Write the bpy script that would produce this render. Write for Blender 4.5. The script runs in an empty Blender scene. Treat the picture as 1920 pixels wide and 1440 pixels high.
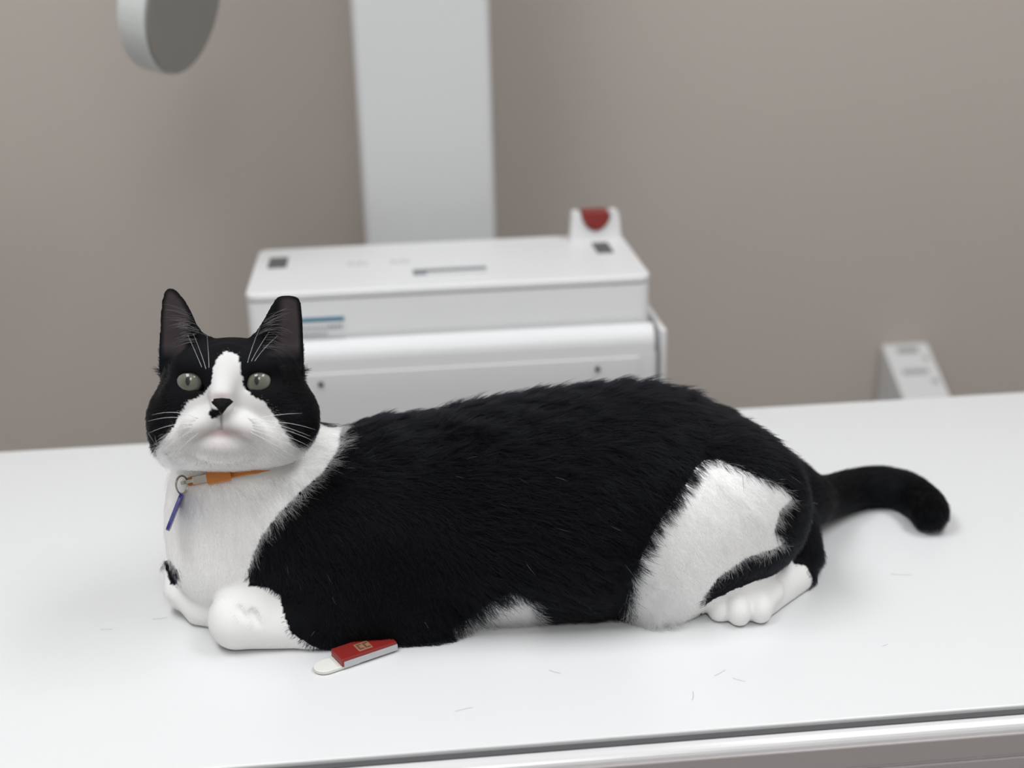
import bpy, bmesh, math
import numpy as np
from mathutils import Vector, Matrix
from mathutils.bvhtree import BVHTree

# ------------------------------------------------------------------ camera, world, lights, exposure
SC = bpy.context.scene
COL = SC.collection
TT = 0.80                                  # height of the table top above the floor
CAM_H = 0.54                               # camera above the table top
FPX, PITCH, YAW, ROLL = 2500.0, math.radians(20), math.radians(5), math.radians(-1.5)
CA, SA = math.cos(YAW), math.sin(YAW)

fw = np.array([0, math.cos(PITCH), -math.sin(PITCH)])
rt = np.array([1.0, 0, 0]); up = np.cross(rt, fw)
RR = rt * math.cos(ROLL) + up * math.sin(ROLL)
UU = -rt * math.sin(ROLL) + up * math.cos(ROLL)
CC = np.array([0, 0, CAM_H])

def to_world(p):                           # room frame turned 5 degrees from the cat's own frame
    p = np.asarray(p, float)
    return np.stack([p[..., 0] * CA + p[..., 1] * SA, -p[..., 0] * SA + p[..., 1] * CA, p[..., 2] + TT], -1)

def dir_world(p):
    p = np.asarray(p, float)
    return np.stack([p[..., 0] * CA + p[..., 1] * SA, -p[..., 0] * SA + p[..., 1] * CA, p[..., 2]], -1)

cam_data = bpy.data.cameras.new('camera')
cam = bpy.data.objects.new('camera', cam_data); COL.objects.link(cam)
rw, uw, fww = dir_world(RR), dir_world(UU), dir_world(fw)
m = Matrix(((rw[0], uw[0], -fww[0], 0), (rw[1], uw[1], -fww[1], 0), (rw[2], uw[2], -fww[2], 0), (0, 0, 0, 1)))
m.translation = Vector((0, 0, TT + CAM_H))
cam.matrix_world = m
cam_data.sensor_width = 36
cam_data.lens = FPX / 1920 * 36
cam_data.clip_start = 0.02
cam_data.dof.use_dof = True
cam_data.dof.focus_distance = 1.0
cam_data.dof.aperture_fstop = 3.5
SC.camera = cam

world = bpy.data.worlds.new('world'); SC.world = world
world.use_nodes = True
world.node_tree.nodes['Background'].inputs[0].default_value = (0.9, 0.95, 1.0, 1)
world.node_tree.nodes['Background'].inputs[1].default_value = 0.25

CEIL = 2.55
def ceiling_lamp(name, x, y, sx, sy, power):
    L = bpy.data.lights.new(name, 'AREA'); L.shape = 'RECTANGLE'; L.size = sx; L.size_y = sy
    L.energy = power; L.color = (0.965, 0.985, 1.0)
    o = bpy.data.objects.new(name, L); COL.objects.link(o)
    o.location = (x, y, CEIL - 0.045)
    return o
LAMPS = [(-0.60, 0.70, 0.6, 1.2, 19.0), (1.0, 0.70, 0.6, 1.2, 16.0), (0.15, -0.90, 0.6, 1.2, 15.0)]  # the last panel is an added fill behind the camera, brightening the fronts
for i, (x, y, sx, sy, pw) in enumerate(LAMPS):
    ceiling_lamp('ceiling_lamp_light', x, y, sx, sy, pw)

vs = SC.view_settings
vs.view_transform = 'Standard'; vs.look = 'None'; vs.gamma = 1.0; vs.use_curve_mapping = False
vs.exposure = 0.0
SC.cycles.max_bounces = 9; SC.cycles.diffuse_bounces = 4; SC.cycles.transmission_bounces = 8
SC.cycles.use_adaptive_sampling = True; SC.cycles.adaptive_threshold = 0.02

# ------------------------------------------------------------------ helpers
def ray(px, py):
    return fw + RR * ((px - 960) / FPX) + UU * ((720 - py) / FPX)
def W(px, py, D):                          # point of the cat's frame at ground distance D
    d = ray(px, py); return CC + d * (D / d[1])
def G(px, py, z=0.0):                      # point of the cat's frame at height z over the table
    d = ray(px, py); return CC + d * ((z - CAM_H) / d[2])

def nodes_of(mt):
    mt.use_nodes = True
    nt = mt.node_tree
    return nt, nt.nodes['Principled BSDF']

def mat(name, col, rough=0.5, metal=0.0, spec=0.5, noise=0.0, nscale=30.0, bump=0.0, bscale=200.0, coat=0.0, rvar=0.0):
    mt = bpy.data.materials.new(name)
    nt, b = nodes_of(mt)
    b.inputs['Base Color'].default_value = (*col, 1)
    b.inputs['Roughness'].default_value = rough
    b.inputs['Metallic'].default_value = metal
    b.inputs['Specular IOR Level'].default_value = spec
    b.inputs['Coat Weight'].default_value = coat
    tc = nt.nodes.new('ShaderNodeTexCoord')
    if noise > 0:
        n = nt.nodes.new('ShaderNodeTexNoise'); n.inputs['Scale'].default_value = nscale; n.inputs['Detail'].default_value = 5
        nt.links.new(tc.outputs['Object'], n.inputs['Vector'])
        r = nt.nodes.new('ShaderNodeMix'); r.data_type = 'RGBA'
        r.inputs[6].default_value = (*[c * (1 - noise) for c in col], 1)
        r.inputs[7].default_value = (*[min(1, c * (1 + noise)) for c in col], 1)
        nt.links.new(n.outputs['Fac'], r.inputs[0]); nt.links.new(r.outputs[2], b.inputs['Base Color'])
    if rvar > 0:
        n = nt.nodes.new('ShaderNodeTexNoise'); n.inputs['Scale'].default_value = 9; n.inputs['Detail'].default_value = 6
        nt.links.new(tc.outputs['Object'], n.inputs['Vector'])
        mr = nt.nodes.new('ShaderNodeMapRange')
        mr.inputs['To Min'].default_value = rough - rvar; mr.inputs['To Max'].default_value = rough + rvar
        nt.links.new(n.outputs['Fac'], mr.inputs['Value']); nt.links.new(mr.outputs[0], b.inputs['Roughness'])
    if bump > 0:
        n = nt.nodes.new('ShaderNodeTexNoise'); n.inputs['Scale'].default_value = bscale; n.inputs['Detail'].default_value = 3
        nt.links.new(tc.outputs['Object'], n.inputs['Vector'])
        bp = nt.nodes.new('ShaderNodeBump'); bp.inputs['Strength'].default_value = bump; bp.inputs['Distance'].default_value = 0.002
        nt.links.new(n.outputs['Fac'], bp.inputs['Height']); nt.links.new(bp.outputs['Normal'], b.inputs['Normal'])
    return mt

M = {}
M['wall'] = mat('wall_paint', (0.47, 0.422, 0.388), 0.85, spec=0.2, noise=0.03, nscale=3, bump=0.15, bscale=260)
M['side_wall'] = mat('side_wall_paint', (0.62, 0.59, 0.56), 0.85, spec=0.2, noise=0.03, nscale=3)
M['ceiling'] = mat('ceiling_paint', (0.8, 0.8, 0.79), 0.9, spec=0.2, noise=0.02)
M['floor'] = mat('floor_vinyl', (0.42, 0.41, 0.40), 0.45, noise=0.08, nscale=14)
M['trim'] = mat('trim_paint', (0.55, 0.53, 0.5), 0.5, noise=0.02)
M['laminate'] = mat('white_laminate', (0.665, 0.67, 0.675), 0.32, spec=0.4, noise=0.012, nscale=6, rvar=0.06)
M['gasket'] = mat('dark_gasket', (0.07, 0.07, 0.075), 0.6, noise=0.1)
M['rail'] = mat('satin_rail', (0.66, 0.65, 0.66), 0.25, metal=0.1, noise=0.02)
M['rail_face'] = mat('grey_rail_face', (0.36, 0.33, 0.33), 0.5, metal=0.0, noise=0.03, nscale=8)
M['white'] = mat('white_plastic', (0.70, 0.70, 0.705), 0.42, spec=0.4, noise=0.015, nscale=9)
M['column'] = mat('column_paint', (0.575, 0.58, 0.585), 0.45, spec=0.4, noise=0.02, nscale=5)
M['pad'] = mat('grey_pad', (0.10, 0.10, 0.10), 0.7, noise=0.08)
M['slot'] = mat('grey_slot', (0.20, 0.21, 0.23), 0.5, noise=0.05)
M['faint'] = mat('faint_print', (0.50, 0.50, 0.50), 0.5, noise=0.02)
M['screw'] = mat('dark_screw', (0.035, 0.035, 0.035), 0.4, metal=0.6, noise=0.1)
M['red'] = mat('red_plastic', (0.215, 0.017, 0.014), 0.38, noise=0.06)
M['teal'] = mat('teal_print', (0.06, 0.19, 0.27), 0.5, noise=0.05)
M['print'] = mat('grey_print', (0.30, 0.30, 0.32), 0.6, noise=0.05)
M['sticker'] = mat('sticker_film', (0.66, 0.67, 0.68), 0.4, noise=0.01)
M['lamp_rim'] = mat('lamp_rim', (0.60, 0.62, 0.61), 0.35, noise=0.02)
M['lamp_face'] = mat('lamp_face', (0.21, 0.20, 0.182), 0.55, noise=0.04)
M['diffuser'] = mat('lamp_diffuser', (0.9, 0.9, 0.9), 0.5)
nt, b = nodes_of(M['diffuser'])
b.inputs['Emission Color'].default_value = (0.965, 0.985, 1, 1); b.inputs['Emission Strength'].default_value = 2.0
M['orange'] = mat('orange_nylon', (0.55, 0.19, 0.035), 0.6, noise=0.08, nscale=400, bump=0.3, bscale=1500)
M['steel'] = mat('steel', (0.5, 0.48, 0.45), 0.22, metal=1.0, noise=0.05)
M['blue'] = mat('blue_enamel', (0.028, 0.026, 0.20), 0.35, noise=0.05)
M['ivory'] = mat('ivory_plastic', (0.70, 0.70, 0.66), 0.4, spec=0.4, noise=0.02)
M['silver'] = mat('silver_plastic', (0.50, 0.50, 0.52), 0.35, metal=0.3, noise=0.03)
M['gold'] = mat('gold_print', (0.30, 0.15, 0.09), 0.5, noise=0.05)
M['brown'] = mat('brown_print', (0.13, 0.06, 0.035), 0.5, noise=0.05)

def empty(name, loc):
    o = bpy.data.objects.new(name, None); COL.objects.link(o); o.location = loc; o.empty_display_size = 0.05
    return o
def tag(o, label=None, cat=None, kind=None, group=None):
    if label: o['label'] = label
    if cat: o['category'] = cat
    if kind: o['kind'] = kind
    if group: o['group'] = group
    return o
def root_off(p):
    v = Vector((0, 0, 0))
    while p is not None:
        v += p.location; p = p.parent
    return v
def link_mesh(name, me, material, parent=None, loc=None, smooth=False):
    """me in world coordinates; origin moved to loc (default: parent's origin)"""
    o = bpy.data.objects.new(name, me); COL.objects.link(o)
    off = root_off(parent) if parent else Vector((0, 0, 0))
    base = Vector(loc) if loc is not None else off
    me.transform(Matrix.Translation(-base))
    if parent: o.parent = parent
    o.location = base - off
    if material is not None: me.materials.append(material)
    if smooth:
        me.polygons.foreach_set('use_smooth', [True] * len(me.polygons))
    return o
def from_bm(name, bm, material, parent=None, loc=None, smooth=False):
    me = bpy.data.meshes.new(name); bm.to_mesh(me); bm.free()
    return link_mesh(name, me, material, parent, loc, smooth)
def box_bm(x0, x1, y0, y1, z0, z1, bev=0.0, seg=2):
    bm = bmesh.new()
    r = bmesh.ops.create_cube(bm, size=1)
    for v in r['verts']:
        v.co = Vector(((x0 + x1) / 2 + v.co.x * (x1 - x0), (y0 + y1) / 2 + v.co.y * (y1 - y0), (z0 + z1) / 2 + v.co.z * (z1 - z0)))
    if bev > 0:
        bmesh.ops.bevel(bm, geom=bm.edges[:], offset=bev, segments=seg, profile=0.5, affect='EDGES')
    return bm
def prism_bm(prof, axis_vec, origin, u, v, bev=0.0, seg=2):
    """extrude a 2D outline (in u, v from origin) along axis_vec"""
    bm = bmesh.new()
    origin, u, v, ax = Vector(origin), Vector(u), Vector(v), Vector(axis_vec)
    a = [bm.verts.new(origin + u * p[0] + v * p[1]) for p in prof]
    b2 = [bm.verts.new(origin + u * p[0] + v * p[1] + ax) for p in prof]
    bm.faces.new(a); bm.faces.new(b2[::-1])
    n = len(prof)
    for i in range(n):
        bm.faces.new((a[i], b2[i], b2[(i + 1) % n], a[(i + 1) % n]))
    bmesh.ops.recalc_face_normals(bm, faces=bm.faces[:])
    if bev > 0:
        bmesh.ops.bevel(bm, geom=bm.edges[:], offset=bev, segments=seg, profile=0.5, affect='EDGES')
    return bm
def tube_bm(bm, pts, radii, seg=8, closed=False):
    pts = [Vector(p) for p in pts]; n = len(pts)
    if not hasattr(radii, '__len__'): radii = [radii] * n
    rings = []; prev = None
    for i, p in enumerate(pts):
        if closed: t = pts[(i + 1) % n] - pts[i - 1]
        else: t = pts[min(i + 1, n - 1)] - pts[max(i - 1, 0)]
        t.normalize()
        ref = prev if prev is not None else (Vector((0, 0, 1)) if abs(t.z) < 0.9 else Vector((1, 0, 0)))
        s = ref - t * ref.dot(t); s.normalize(); prev = s
        q = t.cross(s)
        rings.append([bm.verts.new(p + (s * math.cos(k * 2 * math.pi / seg) + q * math.sin(k * 2 * math.pi / seg)) * radii[i]) for k in range(seg)])
    for i in range(n if closed else n - 1):
        A, B = rings[i], rings[(i + 1) % n]
        for k in range(seg):
            bm.faces.new((A[k], A[(k + 1) % seg], B[(k + 1) % seg], B[k]))
    if not closed:
        bm.faces.new(rings[0][::-1]); bm.faces.new(rings[-1])
    return bm
def cyl_bm(c, axis, r, h, seg=32, bev=0.0, bseg=3):
    bm = bmesh.new()
    bmesh.ops.create_cone(bm, cap_ends=True, segments=seg, radius1=r, radius2=r, depth=h)
    if bev > 0:
        ed = [e for e in bm.edges if all(abs(abs(v.co.z) - h / 2) < 1e-6 for v in e.verts)]
        bmesh.ops.bevel(bm, geom=ed, offset=bev, segments=bseg, profile=0.5, affect='EDGES')
    q = Vector((0, 0, 1)).rotation_difference(Vector(axis).normalized()).to_matrix().to_4x4()
    bmesh.ops.transform(bm, matrix=Matrix.Translation(Vector(c)) @ q, verts=bm.verts[:])
    return bm

# ------------------------------------------------------------------ the room
RX0, RX1, RY0, RY1 = -1.9, 2.3, -1.7, 2.10
def struct(name, bm, mt, label=None):
    o = from_bm(name, bm, mt); tag(o, label, None, 'structure'); return o
struct('floor', box_bm(RX0 - .1, RX1 + .1, RY0 - .1, RY1 + .1, -0.1, 0), M['floor'], 'grey vinyl floor of the treatment room')
struct('ceiling', box_bm(RX0 - .1, RX1 + .1, RY0 - .1, RY1 + .1, CEIL, CEIL + .1), M['ceiling'], 'white ceiling of the treatment room')
struct('wall_back', box_bm(RX0 - .1, RX1 + .1, RY1, RY1 + .1, 0, CEIL), M['wall'], 'plain taupe painted wall behind the table')
struct('wall_left', box_bm(RX0 - .1, RX0, RY0, RY1, 0, CEIL), M['side_wall'], 'pale painted side wall')
struct('wall_right', box_bm(RX1, RX1 + .1, RY0, RY1, 0, CEIL), M['side_wall'], 'pale painted side wall')
struct('wall_front', box_bm(RX0 - .1, RX1 + .1, RY0 - .1, RY0, 0, CEIL), M['side_wall'], 'pale painted wall facing the table')
struct('baseboard_back', box_bm(RX0, RX1, RY1 - .012, RY1, 0, 0.1, .003), M['trim'], 'low grey skirting along the taupe wall')

for i, (x, y, sx, sy, pw) in enumerate(LAMPS):
    t = empty('ceiling_lamp', (x, y, CEIL))
    tag(t, ['flat ceiling light panel over the white table, nearer the lamp head', 'flat ceiling light panel over the tail end of the table', 'added fill light panel on the ceiling, set back from the table'][i], 'lamp')
    fbm = bmesh.new()
    for (a0, a1, b0, b1) in ((-sx / 2 - .03, sx / 2 + .03, -sy / 2 - .03, -sy / 2), (-sx / 2 - .03, sx / 2 + .03, sy / 2, sy / 2 + .03),
                             (-sx / 2 - .03, -sx / 2, -sy / 2, sy / 2), (sx / 2, sx / 2 + .03, -sy / 2, sy / 2)):
        q = box_bm(x + a0, x + a1, y + b0, y + b1, CEIL - .04, CEIL)
        tmp = bpy.data.meshes.new('t'); q.to_mesh(tmp); q.free(); fbm.from_mesh(tmp); bpy.data.meshes.remove(tmp)
    from_bm('frame', fbm, M['white'], t)
    from_bm('diffuser', box_bm(x - sx / 2, x + sx / 2, y - sy / 2, y + sy / 2, CEIL - .03, CEIL - .005), M['diffuser'], t)

# ------------------------------------------------------------------ the table
TX0, TX1, TY0, TY1 = -1.15, 1.25, 0.765, 1.357
t = empty('examination_table', (0.05, 1.06, 0))
tag(t, 'long white examination table with grey side rail that carries the cat', 'table')
from_bm('table_top', box_bm(TX0, TX1, TY0, TY1, TT - 0.02, TT, 0.0012), M['laminate'], t)
from_bm('gasket', box_bm(TX0, TX1, TY0 - 0.0050, TY1 + 0.003, TT - 0.018, TT - 0.0032, 0.0006), M['gasket'], t, )['label'] = 'dark seam along the table edge'
# rail: rounded upper lip and an upright face with a groove
rp = []
y_in, y_out, ztop = TY0 - 0.0052, TY0 - 0.0145, TT - 0.0045
rp = [(y_in, TT - 0.10), (y_in, ztop)]
for k in range(0, 7):
    a = math.pi / 2 * k / 6
    rp.append((y_out + 0.007 - 0.007 * math.sin(a), ztop - 0.007 + 0.007 * math.cos(a)))
rp += [(y_out, TT - 0.10)]
from_bm('side_rail', prism_bm(rp, (TX1 - TX0, 0, 0), (TX0, 0, 0), (0, 1, 0), (0, 0, 1)), M['rail'], t, smooth=False)
from_bm('rail_face', box_bm(TX0, TX1, y_out - 0.0018, y_out + 0.003, TT - 0.0292, TT - 0.0118, 0.0010), M['rail_face'], t)
from_bm('lower_rail', box_bm(TX0, TX1, y_out - 0.0018, y_out + 0.003, TT - 0.095, TT - 0.0312, 0.0012), M['rail_face'], t)
from_bm('under_frame', box_bm(TX0 + .1, TX1 - .1, TY0 + .03, TY1 - .03, TT - 0.12, TT - 0.0205), M['rail_face'], t)
for px in (-0.6, 0.7):
    from_bm('pedestal', box_bm(px - .12, px + .12, 0.93, 1.19, 0.03, TT - 0.121, 0.01), M['white'], t)
    from_bm('foot_plate', box_bm(px - .2, px + .2, 0.84, 1.28, 0.0, 0.03, 0.006), M['rail_face'], t)

# ------------------------------------------------------------------ the white machine behind the table
def wbox(name, x0, x1, y0, y1, z0, z1, bev, mt, par, seg=3):
    return from_bm(name, box_bm(x0, x1, y0, y1, TT + z0, TT + z1, bev, seg), mt, par)
t = empty('equipment_cabinet', (0.06, 1.60, 0)); CAB = t
tag(t, 'white equipment cabinet behind the table, with two screws in its front panel', 'cabinet')
LX0, LX1 = -0.165, 0.313
from_bm('body', box_bm(LX0, LX1 - .0085, 1.475, 1.74, 0.0, TT + 0.030, 0.004), M['white'], t)
# open tray rim around the head unit
wbox('side_panel', LX1 - .008, LX1, 1.470, 1.74, -TT + .002, 0.060, 0.002, M['white'], t)
wbox('tray_rim', LX0, LX1 - .0085, 1.732, 1.74, 0.0302, 0.060, 0.002, M['white'], t)
fpr = [(1.4748, -0.62), (1.4748, 0.0685), (1.4725, 0.0690), (1.4685, 0.0682), (1.4640, 0.0655), (1.4600, 0.0612), (1.4572, 0.0560), (1.4560, 0.0500), (1.4560, -0.62)]
fp = from_bm('front_panel', prism_bm([(y_, z_ + TT) for (y_, z_) in fpr], (0.2955 - LX0 - .004, 0, 0), (LX0 + .004, 0, 0), (0, 1, 0), (0, 0, 1)), M['white'], t)
wbox('raised_plate', LX0 + .03, 0.2775, 1.4547, 1.4567, -0.30, 0.0335, 0.0008, M['white'], fp)
for (sx, sz) in ((-0.093, 0.0215), (0.228, 0.0215)):
    s = from_bm('screw', cyl_bm((sx, 1.4539, TT + sz), (0, 1, 0), 0.0031, 0.003, 16, 0.0006), M['screw'], fp)

t = empty('head_unit', (0.06, 1.59, TT + 0.0305))
tag(t, 'white box unit on the cabinet with two dark square pads on its lid', 'equipment')
UX0, UX1, UY0, UY1 = -0.172, 0.295, 1.482, 1.690
bm = bmesh.new()
def rrect(x0, x1, y0, y1, r, seg=5):
    out = []
    for (cx, cy, a0) in ((x1 - r, y1 - r, 0), (x0 + r, y1 - r, 90), (x0 + r, y0 + r, 180), (x1 - r, y0 + r, 270)):
        for k in range(seg + 1):
            a = math.radians(a0 + 90 * k / seg); out.append((cx + r * math.cos(a), cy + r * math.sin(a)))
    return out
from_bm('housing', prism_bm(rrect(UX0, UX1, UY0, UY1, 0.012), (0, 0, 0.083), (0, 0, TT + 0.031), (1, 0, 0), (0, 1, 0)), M['white'], t)
lid = from_bm('lid', prism_bm(rrect(UX0 - .001, UX1 + .001, UY0 - .0015, UY1 + .001, 0.013), (0, 0, 0.0105), (0, 0, TT + 0.1145), (1, 0, 0), (0, 1, 0), 0.0035, 3), M['white'], t)
ZL = 0.125
wbox('pad', -0.1555, -0.1325, 1.592, 1.640, ZL - .001, ZL + .0012, 0.0004, M['pad'], lid)
wbox('pad', 0.2495, 0.2700, 1.588, 1.640, ZL - .001, ZL + .0012, 0.0004, M['pad'], lid)
sl = wbox('handle_slot', 0.020, 0.108, 1.527, 1.552, ZL - .001, ZL + .0010, 0.0004, M['slot'], lid)
wbox('slot_lip', 0.036, 0.109, 1.5265, 1.5335, ZL + .0005, ZL + .0016, 0.0004, M['white'], lid)
for (x, y) in ((-0.046, 1.597), (0.006, 1.597)):
    for k in range(4):
        wbox('print_mark', x - .012 + k * .0065, x - .0075 + k * .0065, y - .010, y + .008 - (k % 2) * .006, ZL - .001, ZL + .0004, 0.0, M['faint'], lid)
# sticker on the front
st = wbox('sticker', -0.118, -0.0620, 1.4810, 1.4824, 0.068, 0.0945, 0.0002, M['sticker'], t)
wbox('teal_stripe', -0.118, -0.0625, 1.4803, 1.4812, 0.0885, 0.0938, 0.0001, M['teal'], st)
rng = np.random.default_rng(5)
for row, z in enumerate((0.0795, 0.0725)):
    x = -0.116
    while x < -0.067:
        wd = rng.uniform(.0022, .0038)
        if not (row == 1 and x > -0.085):
            wbox('lettering', x, x + wd, 1.4803, 1.4812, z, z + (.0042 if x > -.084 else .0028), 0.0001, M['print'], st)
        x += wd + 0.0011

# emergency stop: white cradle with a red button, standing at the back of the lid
t = empty('stop_button', (0.257, 1.665, TT + 0.1245))
tag(t, 'red round stop button in a white cradle on the lid corner', 'button')
pr = [(-0.033, 0.0)]
pr += [(-0.030, 0.034), (-0.027, 0.037), (-0.021, 0.0365)]
for k in range(0, 13):
    a = math.pi + math.pi * k / 12
    pr.append((0.019 * math.cos(a), 0.0345 + 0.0225 * math.sin(a)))
pr += [(0.021, 0.0365), (0.027, 0.037), (0.030, 0.034), (0.033, 0.0)]
from_bm('cradle', prism_bm(pr, (0, 0.020, 0), (0.258, 1.656, TT + 0.1250), (1, 0, 0), (0, 0, 1)), M['white'], t)
pr = []
for k in range(0, 17):
    a = math.pi + math.pi * k / 16
    pr.append((0.0176 * math.cos(a), 0.0350 + 0.0212 * math.sin(a)))
pr += [(0.014, 0.0375), (-0.014, 0.0375)]
from_bm('button_head', prism_bm(pr, (0, 0.026, 0), (0.258, 1.652, TT + 0.1250), (1, 0, 0), (0, 0, 1), 0.0015, 2), M['red'], t)

t = empty('equipment_column', (0.05, 1.84, 0))
tag(t, 'tall light grey equipment column against the wall behind the white box', 'column')
cp = [(-0.040, 1.8075), (-0.0335, 1.80), (0.1355, 1.80), (0.142, 1.8075), (0.142, 1.95), (-0.040, 1.95)]
from_bm('post', prism_bm(cp, (0, 0, 2.40), (0, 0, 0.05), (1, 0, 0), (0, 1, 0), 0.003, 2), M['column'], t)
from_bm('base_plate', box_bm(-0.09, 0.19, 1.76, 2.0, 0, 0.05, 0.004), M['column'], t)
from_bm('top_bracket', box_bm(-0.07, 0.17, 1.78, 2.0, 2.45, CEIL, 0.004), M['column'], t)

# ------------------------------------------------------------------ lamp head on an arm, upper corner
t = empty('examination_lamp', (-0.2, 1.62, CEIL))
tag(t, 'grey round examination lamp head hanging at the upper corner', 'lamp')
def WYw(px, py, yw):
    d = dir_world(ray(px, py)); return np.array([0, 0, TT + CAM_H]) + d * (yw / d[1])
lc = Vector(WYw(347, 1, 1.60))
Rw, Uw, Bw = Vector(rw), Vector(uw), -Vector(fww)
ax = (Rw * 0.957 + Uw * -0.29) ; ax.normalize()
ax = ax * math.cos(math.radians(10)) + Bw * math.sin(math.radians(10)); ax.normalize()
from_bm('housing', cyl_bm(lc - ax * 0.0195, ax, 0.086, 0.037, 64, 0.008, 4), M['lamp_rim'], t, smooth=False)
from_bm('lamp_face', cyl_bm(lc, ax, 0.0835, 0.004, 64, 0.0015, 2), M['lamp_face'], t)
bm = bmesh.new()
tube_bm(bm, [lc - ax * 0.035, lc - ax * 0.07 + Vector((0, 0, .04)), lc - ax * 0.09 + Vector((0, 0, .2)), (-0.30, 1.62, CEIL - .03)], 0.012, 12)
from_bm('arm', bm, M['lamp_rim'], t, smooth=True)
from_bm('ceiling_rose', cyl_bm((-0.30, 1.62, CEIL - .015), (0, 0, 1), 0.06, 0.03, 32, 0.004), M['lamp_rim'], t)

# ------------------------------------------------------------------ sloped control box on the wall
t = empty('control_box', (0.86, 2.0, TT - 0.35))
tag(t, 'small white sloped control box on the wall beyond the table', 'control box')
pr = [(2.0985, -0.192), (2.088, -0.192), (1.90, -0.289), (1.896, -0.36), (2.0985, -0.36)]
from_bm('casing', prism_bm(pr, (0.080, 0, 0), (0.818, 0, TT), (0, 1, 0), (0, 0, 1), 0.003, 2), M['white'], t)
sd = Vector((0, -0.188, -0.097)); sd.normalize(); sn = Vector((0, -sd.z * -1, 0)); sn = Vector((0, sd.z, -sd.y)); sn.normalize()
if sn.z < 0: sn = -sn
o0 = Vector((0.818, 2.088, TT - 0.192))
def face_strip(name, x0, x1, s0, s1, mt, th=0.0008):
    bm = prism_bm([(x0, s0), (x1, s0), (x1, s1), (x0, s1)], sn * (th + 0.001), o0 - sn * 0.001, (1, 0, 0), sd)
    return from_bm(name, bm, mt, t)
M['lgrey'] = mat('pale_grey_print', (0.36, 0.36, 0.36), 0.6, noise=0.03)
face_strip('display', 0.022, 0.058, 0.006, 0.020, M['lgrey'])
face_strip('key_row', 0.016, 0.060, 0.058, 0.068, M['lgrey'], 0.0012)
face_strip('key', 0.060, 0.070, 0.082, 0.092, M['lgrey'])
face_strip('key', 0.062, 0.070, 0.030, 0.038, M['lgrey'])

# ------------------------------------------------------------------ the cat
# Everything below is in the cat's own frame: x along its body, y away, z up from the table top.
HZ = 1.003                                  # distance at which the head is modelled
PX = HZ / FPX                               # one head unit in metres
def HP(px, py, w):                          # a point of the head: w units in front of its middle
    return CC + ray(px, py) * (HZ - w * PX)
HAX = np.array([RR, UU, -fw])               # the head's own axes

def length(a): return np.sqrt((a * a).sum(-1))
class Field:
    def __init__(self, lo, hi, h):
        self.h = h; self.lo = np.array(lo, float)
        self.n = np.ceil((np.array(hi) - self.lo) / h).astype(int) + 1
        self.D = np.full(self.n, 0.05, np.float32)
        self.ax = [self.lo[i] + np.arange(self.n[i]) * h for i in range(3)]
    def sub(self, lo, hi):
        a = np.clip(np.floor((np.array(lo) - self.lo) / self.h).astype(int), 0, self.n - 1)
        b = np.clip(np.ceil((np.array(hi) - self.lo) / self.h).astype(int) + 1, 1, self.n)
        sl = tuple(slice(a[i], b[i]) for i in range(3))
        X, Y, Z = np.meshgrid(*[self.ax[i][sl[i]].astype(np.float32) for i in range(3)], indexing='ij')
        return sl, np.stack([X, Y, Z], -1)
    def add(self, lo, hi, fn, k):
        m = 0.02 + k
        sl, P = self.sub(np.array(lo) - m, np.array(hi) + m)
        if P.size == 0: return
        d = fn(P).astype(np.float32); a = self.D[sl]
        if k > 0:
            h = np.clip(0.5 + 0.5 * (a - d) / k, 0, 1)
            self.D[sl] = a * (1 - h) + d * h - k * h * (1 - h)
        else: self.D[sl] = np.minimum(a, d)
    def cut(self, lo, hi, fn, k):
        sl, P = self.sub(np.array(lo) - .004 - k, np.array(hi) + .004 + k)
        d = -fn(P).astype(np.float32); a = self.D[sl]
        h = np.clip(0.5 - 0.5 * (a - d) / max(k, 1e-6), 0, 1)
        self.D[sl] = a * (1 - h) + d * h + k * h * (1 - h)

def ell_fn(c, A, r):
    c = np.asarray(c, np.float32); A = np.asarray(A, np.float32); r = np.asarray(r, np.float32)
    def fn(P):
        q = (P - c) @ A.T
        k0 = length(q / r); k1 = length(q / (r * r)) + 1e-9
        return k0 * (k0 - 1) / k1
    return fn
def cone_fn(a, ra, b_, rb):
    a = np.asarray(a, np.float32); b_ = np.asarray(b_, np.float32); ba = b_ - a; L = float(ba @ ba)
    def fn(P):
        pa = P - a; h = np.clip((pa @ ba) / L, 0, 1)
        return length(pa - h[..., None] * ba) - (ra + (rb - ra) * h)
    return fn
F_ = Field((-0.330, 0.845, -0.006), (0.405, 1.165, 0.30), 0.0016)
I3 = np.eye(3)
def ell(c, r, k=0.02, A=I3, cut=False):
    e = np.sqrt(((A * np.asarray(r)[:, None]) ** 2).sum(0)); c = np.asarray(c)
    (F_.cut if cut else F_.add)(c - e, c + e, ell_fn(c, A, r), k)
def cone(a, ra, b_, rb, k=0.015, cut=False):
    a, b_ = np.asarray(a), np.asarray(b_); rm = max(ra, rb)
    (F_.cut if cut else F_.add)(np.minimum(a, b_) - rm, np.maximum(a, b_) + rm, cone_fn(a, ra, b_, rb), k)
def hell(px, py, w, ru, rv, rw_, k=10, rot=0, cut=False):   # ellipsoid of the head, head units
    A = HAX
    if rot:
        c, s = math.cos(math.radians(rot)), math.sin(math.radians(rot))
        A = np.array([RR * c + UU * s, -RR * s + UU * c, -fw])
    ell(HP(px, py, w), np.array([ru, rv, rw_]) * PX, k * PX, A, cut)
def hcone(p, ra, q, rb, k=8, cut=False):
    cone(HP(*p), ra * PX, HP(*q), rb * PX, k * PX, cut)
def roty(deg):
    c, s = math.cos(math.radians(deg)), math.sin(math.radians(deg))
    return np.array([[c, 0, s], [0, 1, 0], [-s, 0, c]])

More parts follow.
